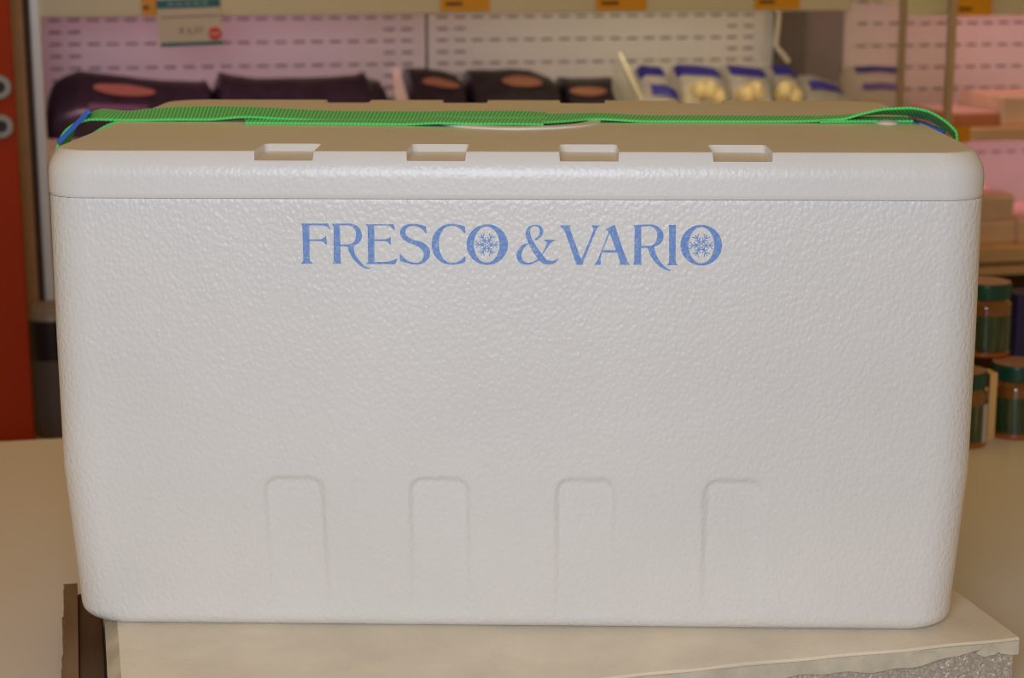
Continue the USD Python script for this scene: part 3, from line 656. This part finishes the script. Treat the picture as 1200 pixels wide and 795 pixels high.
_, m = None, upright(extr(Polygon([(fit(x, y, .275)[0] - np.mean([fit(a, b, .30)[0] for a, b in [(721, 62), (726, 62), (754, 118), (766, 150), (757, 150), (747, 118)]]), fit(x, y, .275)[1] - wdeck) for x, y in [(722, 61), (746, 112), (745, 150), (728, 150), (722, 120), (717, 104), (718, 80)]]), .002)); m.apply_translation((0, .025, 0))
obj('frosted_plate', m, M['frosted'], t)

def lumps(c, r, n, seed):
    g = np.random.default_rng(seed); out = []
    for k in range(n):
        s = trimesh.creation.icosphere(2); s.vertices *= (1 + .18 * meshkit.noise(s.vertices * 1.6 + seed + k))[:, None]
        s.apply_scale(g.uniform(.8, 1.2, 3) * r); s.apply_translation(np.array(c[0]) + g.uniform(-1, 1, 3) * np.array(c[1])); out.append(s)
    return cat_(out)
bags = [
    ('clear bag with two blue label panels right beside the cream divider', [(742, 90), (750, 79), (770, 80), (780, 88), (786, 104)], (745, 772, 80, 90), (752, 783, 101, 113), None, .18),
    ('clear bag of pale pieces with blue header, second from the cream divider', [(787, 84), (789, 78), (815, 79), (836, 82), (843, 96)], (789, 838, 79, 90), None, (822, 106, 20), .20),
    ('clear bag of pale pieces with blue header, third from the cream divider', [(844, 86), (847, 79), (870, 81), (889, 83), (894, 94)], (848, 889, 80, 91), None, (872, 104, 16), .20),
    ('clear bag with blue header and brownish pieces near the dark upright', [(895, 86), (898, 78), (920, 79), (924, 82), (930, 96)], (899, 925, 79, 89), None, (918, 106, 11), .19),
    ('clear bag with low blue label under the dark upright', [(931, 98), (936, 90), (950, 89), (968, 94), (986, 104)], (938, 976, 98, 107), None, None, .23),
    ('added clear bag behind the left glass door, its dim blue strips imitating mirrored labels', [(990, 90), (994, 79), (1020, 78), (1044, 80), (1049, 94)], (995, 1046, 79, 86), (996, 1036, 98, 106), None, .13)]  # last bag is added, standing in for reflections of the other bags
for i, (lab, pts, b1, b2, fd, v) in enumerate(bags):
    L_ = Lump(pts, v, .15, 20 + i, .6, .0028); t = L_.place('food_bag', lab, 'food bag', 'clear food bags on the cabinet shelf')
    obj('film', L_.mesh(40, 18), M['film'], t, smooth=60)
    obj('blue_label', L_.patch(L_.area(*b1, False)), M['blue_label'], t, smooth=60)
    if b2: obj('blue_label', L_.patch(L_.area(*b2, False)), M['blue_label'], t, smooth=60)
    if fd:
        u, w = fit(fd[0], fd[1], v + .03); hw = fd[2] * 3.2 / FPX
        obj('contents', lumps(((u - L_.c, -.048, w - wdeck - .006), (hw * .7, .016, .008)), .0145, 9, i + 3), M['food'], t, smooth=True, kind='stuff')
    else:
        obj('contents', lumps(((0, -.007, .016), (.024, .027, .005)), .013, 6, i + 3), M['food'], t, smooth=True, kind='stuff')

# white bracket wire by the dark upright
def cw3(x, y, v): u, w = fit(x, y, v); return W(u, v, w)
t = obj('wall_bracket', tube([cw3(913, 10, .06), cw3(911, 35, .06), cw3(909, 52, .06), cw3(916, 62, .07), cw3(925, 73, .08)],   .0045), M['divider'], smooth=True,
        label='thin cream bent bracket against the dark upright', category='bracket')

# glass sliding doors of the right-hand section
for xl, xr, xp, v, lab in ((984, 1052, 1062, .42, 'clear glass sliding door with bronze edge, left of two'), (1063, 1109, 1120, .45, 'clear glass sliding door with wider bronze edge, right of two')):
    a, b, c = fit(xl, 60, v)[0], fit(xr + 1, 60, v)[0], fit(xp - 2, 60, v)[0]
    wb, wt = fit(1060, 290, v)[1], fit(1060, -120, v)[1]
    t = thing('glass_door', lab, 'glass door', W(b, v, wb), TH, 'sliding glass doors')
    obj('pane', bx(a - b, 0, -.002, .002, 0, wt - wb), M['pane'], t); obj('edge_trim', bx(0, c - b, -.006, .006, 0, wt - wb, .001), M['brown_glass_edge'], t)

# goods in the right-hand section
def box_thing(name, label, cat, x0, x1, yt, v, depth, wbase, mat, b=.004, top=None):
    (ul, wt), (ur, _) = fit(x0, yt, v), fit(x1, yt, v); t = thing(name, label, cat, W((ul + ur) / 2, v - depth / 2, wbase), TH, 'pink meat trays in the right-hand section' if name == 'meat_tray' else None); hw = (ur - ul) / 2
    obj('package', bx(-hw, hw, -depth / 2, depth / 2, 0, wt - wbase, b), mat, t)
    if top is not None: obj('lid_film', bx(-hw * .97, hw * .97, -depth * .48, depth * .48, wt - wbase - .0005, wt - wbase + .0025, .001), top, t)
    return t
box_thing('meat_tray', 'salmon pink tray on an orange-brown carton, right section middle shelf', 'tray', 1116, 1172, 134, .23, .18, wm1 + .0, M['carton2'], .003, M['pink_pack'])
box_thing('carton', 'tan carton at the right frame edge on the middle shelf', 'carton', 1175, 1260, 113, .23, .17, wm1, M['carton'], .003)
box_thing('meat_tray', 'pale pink tray at the bottom of the lower stack, right of the box', 'tray', 1140, 1192, 262, .31, .2, wl1, M['carton'], .004, M['pink_pack'])
box_thing('meat_tray', 'pale pink tray at the right frame edge on the lower shelf', 'tray', 1193.5, 1262, 258, .31, .2, wl1, M['carton'], .004, M['pink_pack'])
wtop = fit(1165, 262, .31)[1] + .0025
box_thing('meat_tray', 'pale pink tray on top of the lower stack, right of the box', 'tray', 1136, 1190, 231, .30, .18, wtop, M['carton'], .004, M['pink_pack'])

# ------------------------------------------------------------------ jars on the counter
def jar(cx, cy, z, r, h, label, rotl=0.0, extra=False):
    t = thing('jar', label, 'jar', (cx, cy, z), TH, 'jars with teal lids on the counter')
    lh = h * .17
    obj('glass', lathe([(0, 0), (r * .90, 0), (r * .97, h * .012), (r, h * .05), (r, h * .66), (r * .97, h * .715), (r * .86, h * .755), (r * .84, h * .80), (0, h * .80)]), M['jar_glass'], t, smooth=40)
    obj('paper_label', lathe([(r * 1.001, h * .09), (r * 1.012, h * .095), (r * 1.012, h * .565), (r * 1.001, h * .57)]), M['jar_label'], t, smooth=40, label='green striped paper label')
    obj('base_rim', lathe([(r * .96, 0), (r * 1.006, h * .015), (r * 1.012, h * .045), (r * .999, h * .06)]), M['copper'], t, smooth=40)
    l = obj('lid', lathe([(0, h * .785), (r * .93, h * .785), (r * .955, h * .80), (r * .955, h * .955), (r * .92, h * .985), (0, h * .985)]), M['jar_lid'], t, smooth=35, label='dark teal screw lid')
    obj('lid_top', lathe([(0, h * .984), (r * .88, h * .984), (r * .90, h * .996), (r * .84, h * 1.0), (0, h * .992)]), M['lid_top'], l, smooth=35, label='pale printed lid top')
    if extra:
        th = np.linspace(-.15, .75, 14); Pt = [(r * 1.02 * math.cos(a - .9), r * 1.02 * math.sin(a - .9)) for a in th]
        V = np.array([(x, y, zz) for x, y in Pt for zz in (h * .06, h * .58)]); k = len(Pt)
        obj('white_label', trimesh.Trimesh(np.vstack([V, V * [1.012, 1.012, 1]]), np.vstack([grid_faces(k, 2), grid_faces(k, 2) + 2 * k])), M['white_label'], t, label='white paper sticker on the side of the jar')
    return t
RJ, HJ = .0268, .0775
pB = at_z(1122.5, 527, ZC); dB = (pB - EYE); dB[2] = 0; dB /= np.linalg.norm(dB); cB = pB + dB * RJ
pC = at_z(1188, 516, ZC); cC = pC + dB * RJ
jar(cB[0], cB[1], ZC, RJ, HJ, 'glass jar with teal lid and white side sticker, half hidden behind the box', extra=True)
jar(cC[0], cC[1], ZC, RJ + .0015, HJ, 'glass jar with teal lid standing on the counter at the right edge')
cA = at_z(1152.5, 420, ZC + HJ + .0004); mid = cA + dB * RJ
jar(mid[0], mid[1], ZC + HJ + .0004, RJ, HJ, 'glass jar with teal lid stacked on top of the other jars')
# folded beige card between the jars
k0, k1 = at_z(1155.5, 514, ZC), at_z(1163.5, 513, ZC)
hc = at_y(1160, 437, k0[1])[2] - ZC; wc = (k1 - k0)[0]
CD = thing('folded_card', 'beige folded cardboard strip standing between the two lower jars', 'card', (k0[0], k0[1] - .002, ZC), TH)
obj('upright_strip', bx(0, wc, -.0012, 0, 0, hc - .002), M['beige_card'], CD)
obj('folded_top', bx(0, wc, -.0012, .018, hc - .002, hc), M['beige_card'], CD)
# navy display card behind the right jar
n0 = at_z(1186.5, 480, ZC); n0 = cC + np.array([.0, .06, 0]); u_l = at_y(1187, 380, n0[1]); wtn = at_y(1187, 346, n0[1])[2]
NV = thing('navy_display_box', 'dark navy blue box standing behind the right jar', 'box', (u_l[0] + .05, n0[1] + .02, ZC), TH)
obj('carton', bx(-.05, .05, -.008, .03, 0, wtn - ZC, .001), M['navy'], NV)

# ------------------------------------------------------------------ left edge: orange panel, brown frame, grey bin
VO = .70
uo = fit(22, 200, VO)[0]
OP = thing('orange_panel', 'tall glossy orange panel with grey bolts at the left edge', 'panel', W(uo, VO, ZF), TH)
obj('board', bx(-.6, 0, 0, .02, 0, zc(fit(20, 0, VO)[1]) + .4, .001), M['orange'], OP)
for px, py in ((-1, 102), (1.5, 148)):
    u, w = fit(px, py, VO); c = (u - uo, -.0005, zc(w))
    rr = lathe([(.0072, 0), (.0146, 0), (.016, .003), (.0146, .0055), (.008, .0055), (.0072, .003), (.0072, 0)], 32); rr.apply_transform(trimesh.transformations.rotation_matrix(np.pi / 2, [1, 0, 0])); rr.apply_translation(c)
    b_ = obj('bolt_ring', rr, M['ring'], OP, smooth=35, label='grey round bolt ring')
    dd = trimesh.creation.cylinder(.0078, .002, sections=24); dd.apply_transform(trimesh.transformations.rotation_matrix(np.pi / 2, [1, 0, 0])); dd.apply_translation((c[0], c[1] - .001, c[2])); obj('socket', dd, M['socket'], b_)
VBn = .50
ub0, ub1 = fit(12, 100, VBn)[0], fit(38, 100, VBn)[0]
BR = thing('brown_frame', 'brown upright frame board between the orange panel and the cabinet post', 'frame', W((ub0 + ub1) / 2, VBn, ZF), TH)
hb = (ub1 - ub0) / 2
obj('board', bx(-hb - .07, hb - .008, 0, .03, 0, zc(fit(20, 0, VO)[1]) + .4, .001), M['brown'], BR)
obj('groove', bx(hb - .0079, hb, .006, .03, 0, zc(fit(20, 0, VO)[1]) + .4), M['base_dark'], BR)
VG = .59
g0 = fit(33, 430, VG); g1 = fit(95, 430, VG); rg_ = (g1[0] - g0[0]) / 2; uc = (g0[0] + g1[0]) / 2
wz = lambda y: fit(45, y, VG)[1]
zb, z1, z2, z3 = wz(509), wz(418), wz(372), wz(357)
ST2 = thing('plinth', 'tan plinth low behind the counter under the grey canister', 'plinth', W(uc, VG, ZF), TH)
obj('block', bx(-rg_ - .004, rg_ + .01, -.058, .06, 0, zc(zb) - .0005, .002), M['brown'], ST2)
BN = thing('grey_canister', 'grey rounded canister with black band left behind the box', 'canister', W(uc, VG, zb), TH)
obj('body', lathe([(0, 0), (rg_ * .80, 0), (rg_ * .90, .008), (rg_ * .95, .028), (rg_ * .99, z1 - zb), (0, z1 - zb)]), M['bin_body'], BN, smooth=40)
obj('band', lathe([(0, z1 - zb), (rg_ * 1.0, z1 - zb), (rg_ * 1.0, z2 - zb), (0, z2 - zb)]), M['bin_band'], BN, smooth=40)
obj('lid', lathe([(0, z2 - zb), (rg_ * 1.0, z2 - zb), (rg_ * .97, z2 - zb + .008), (rg_ * .80, z3 - zb), (0, z3 - zb + .002)]), M['bin_lid'], BN, smooth=40)
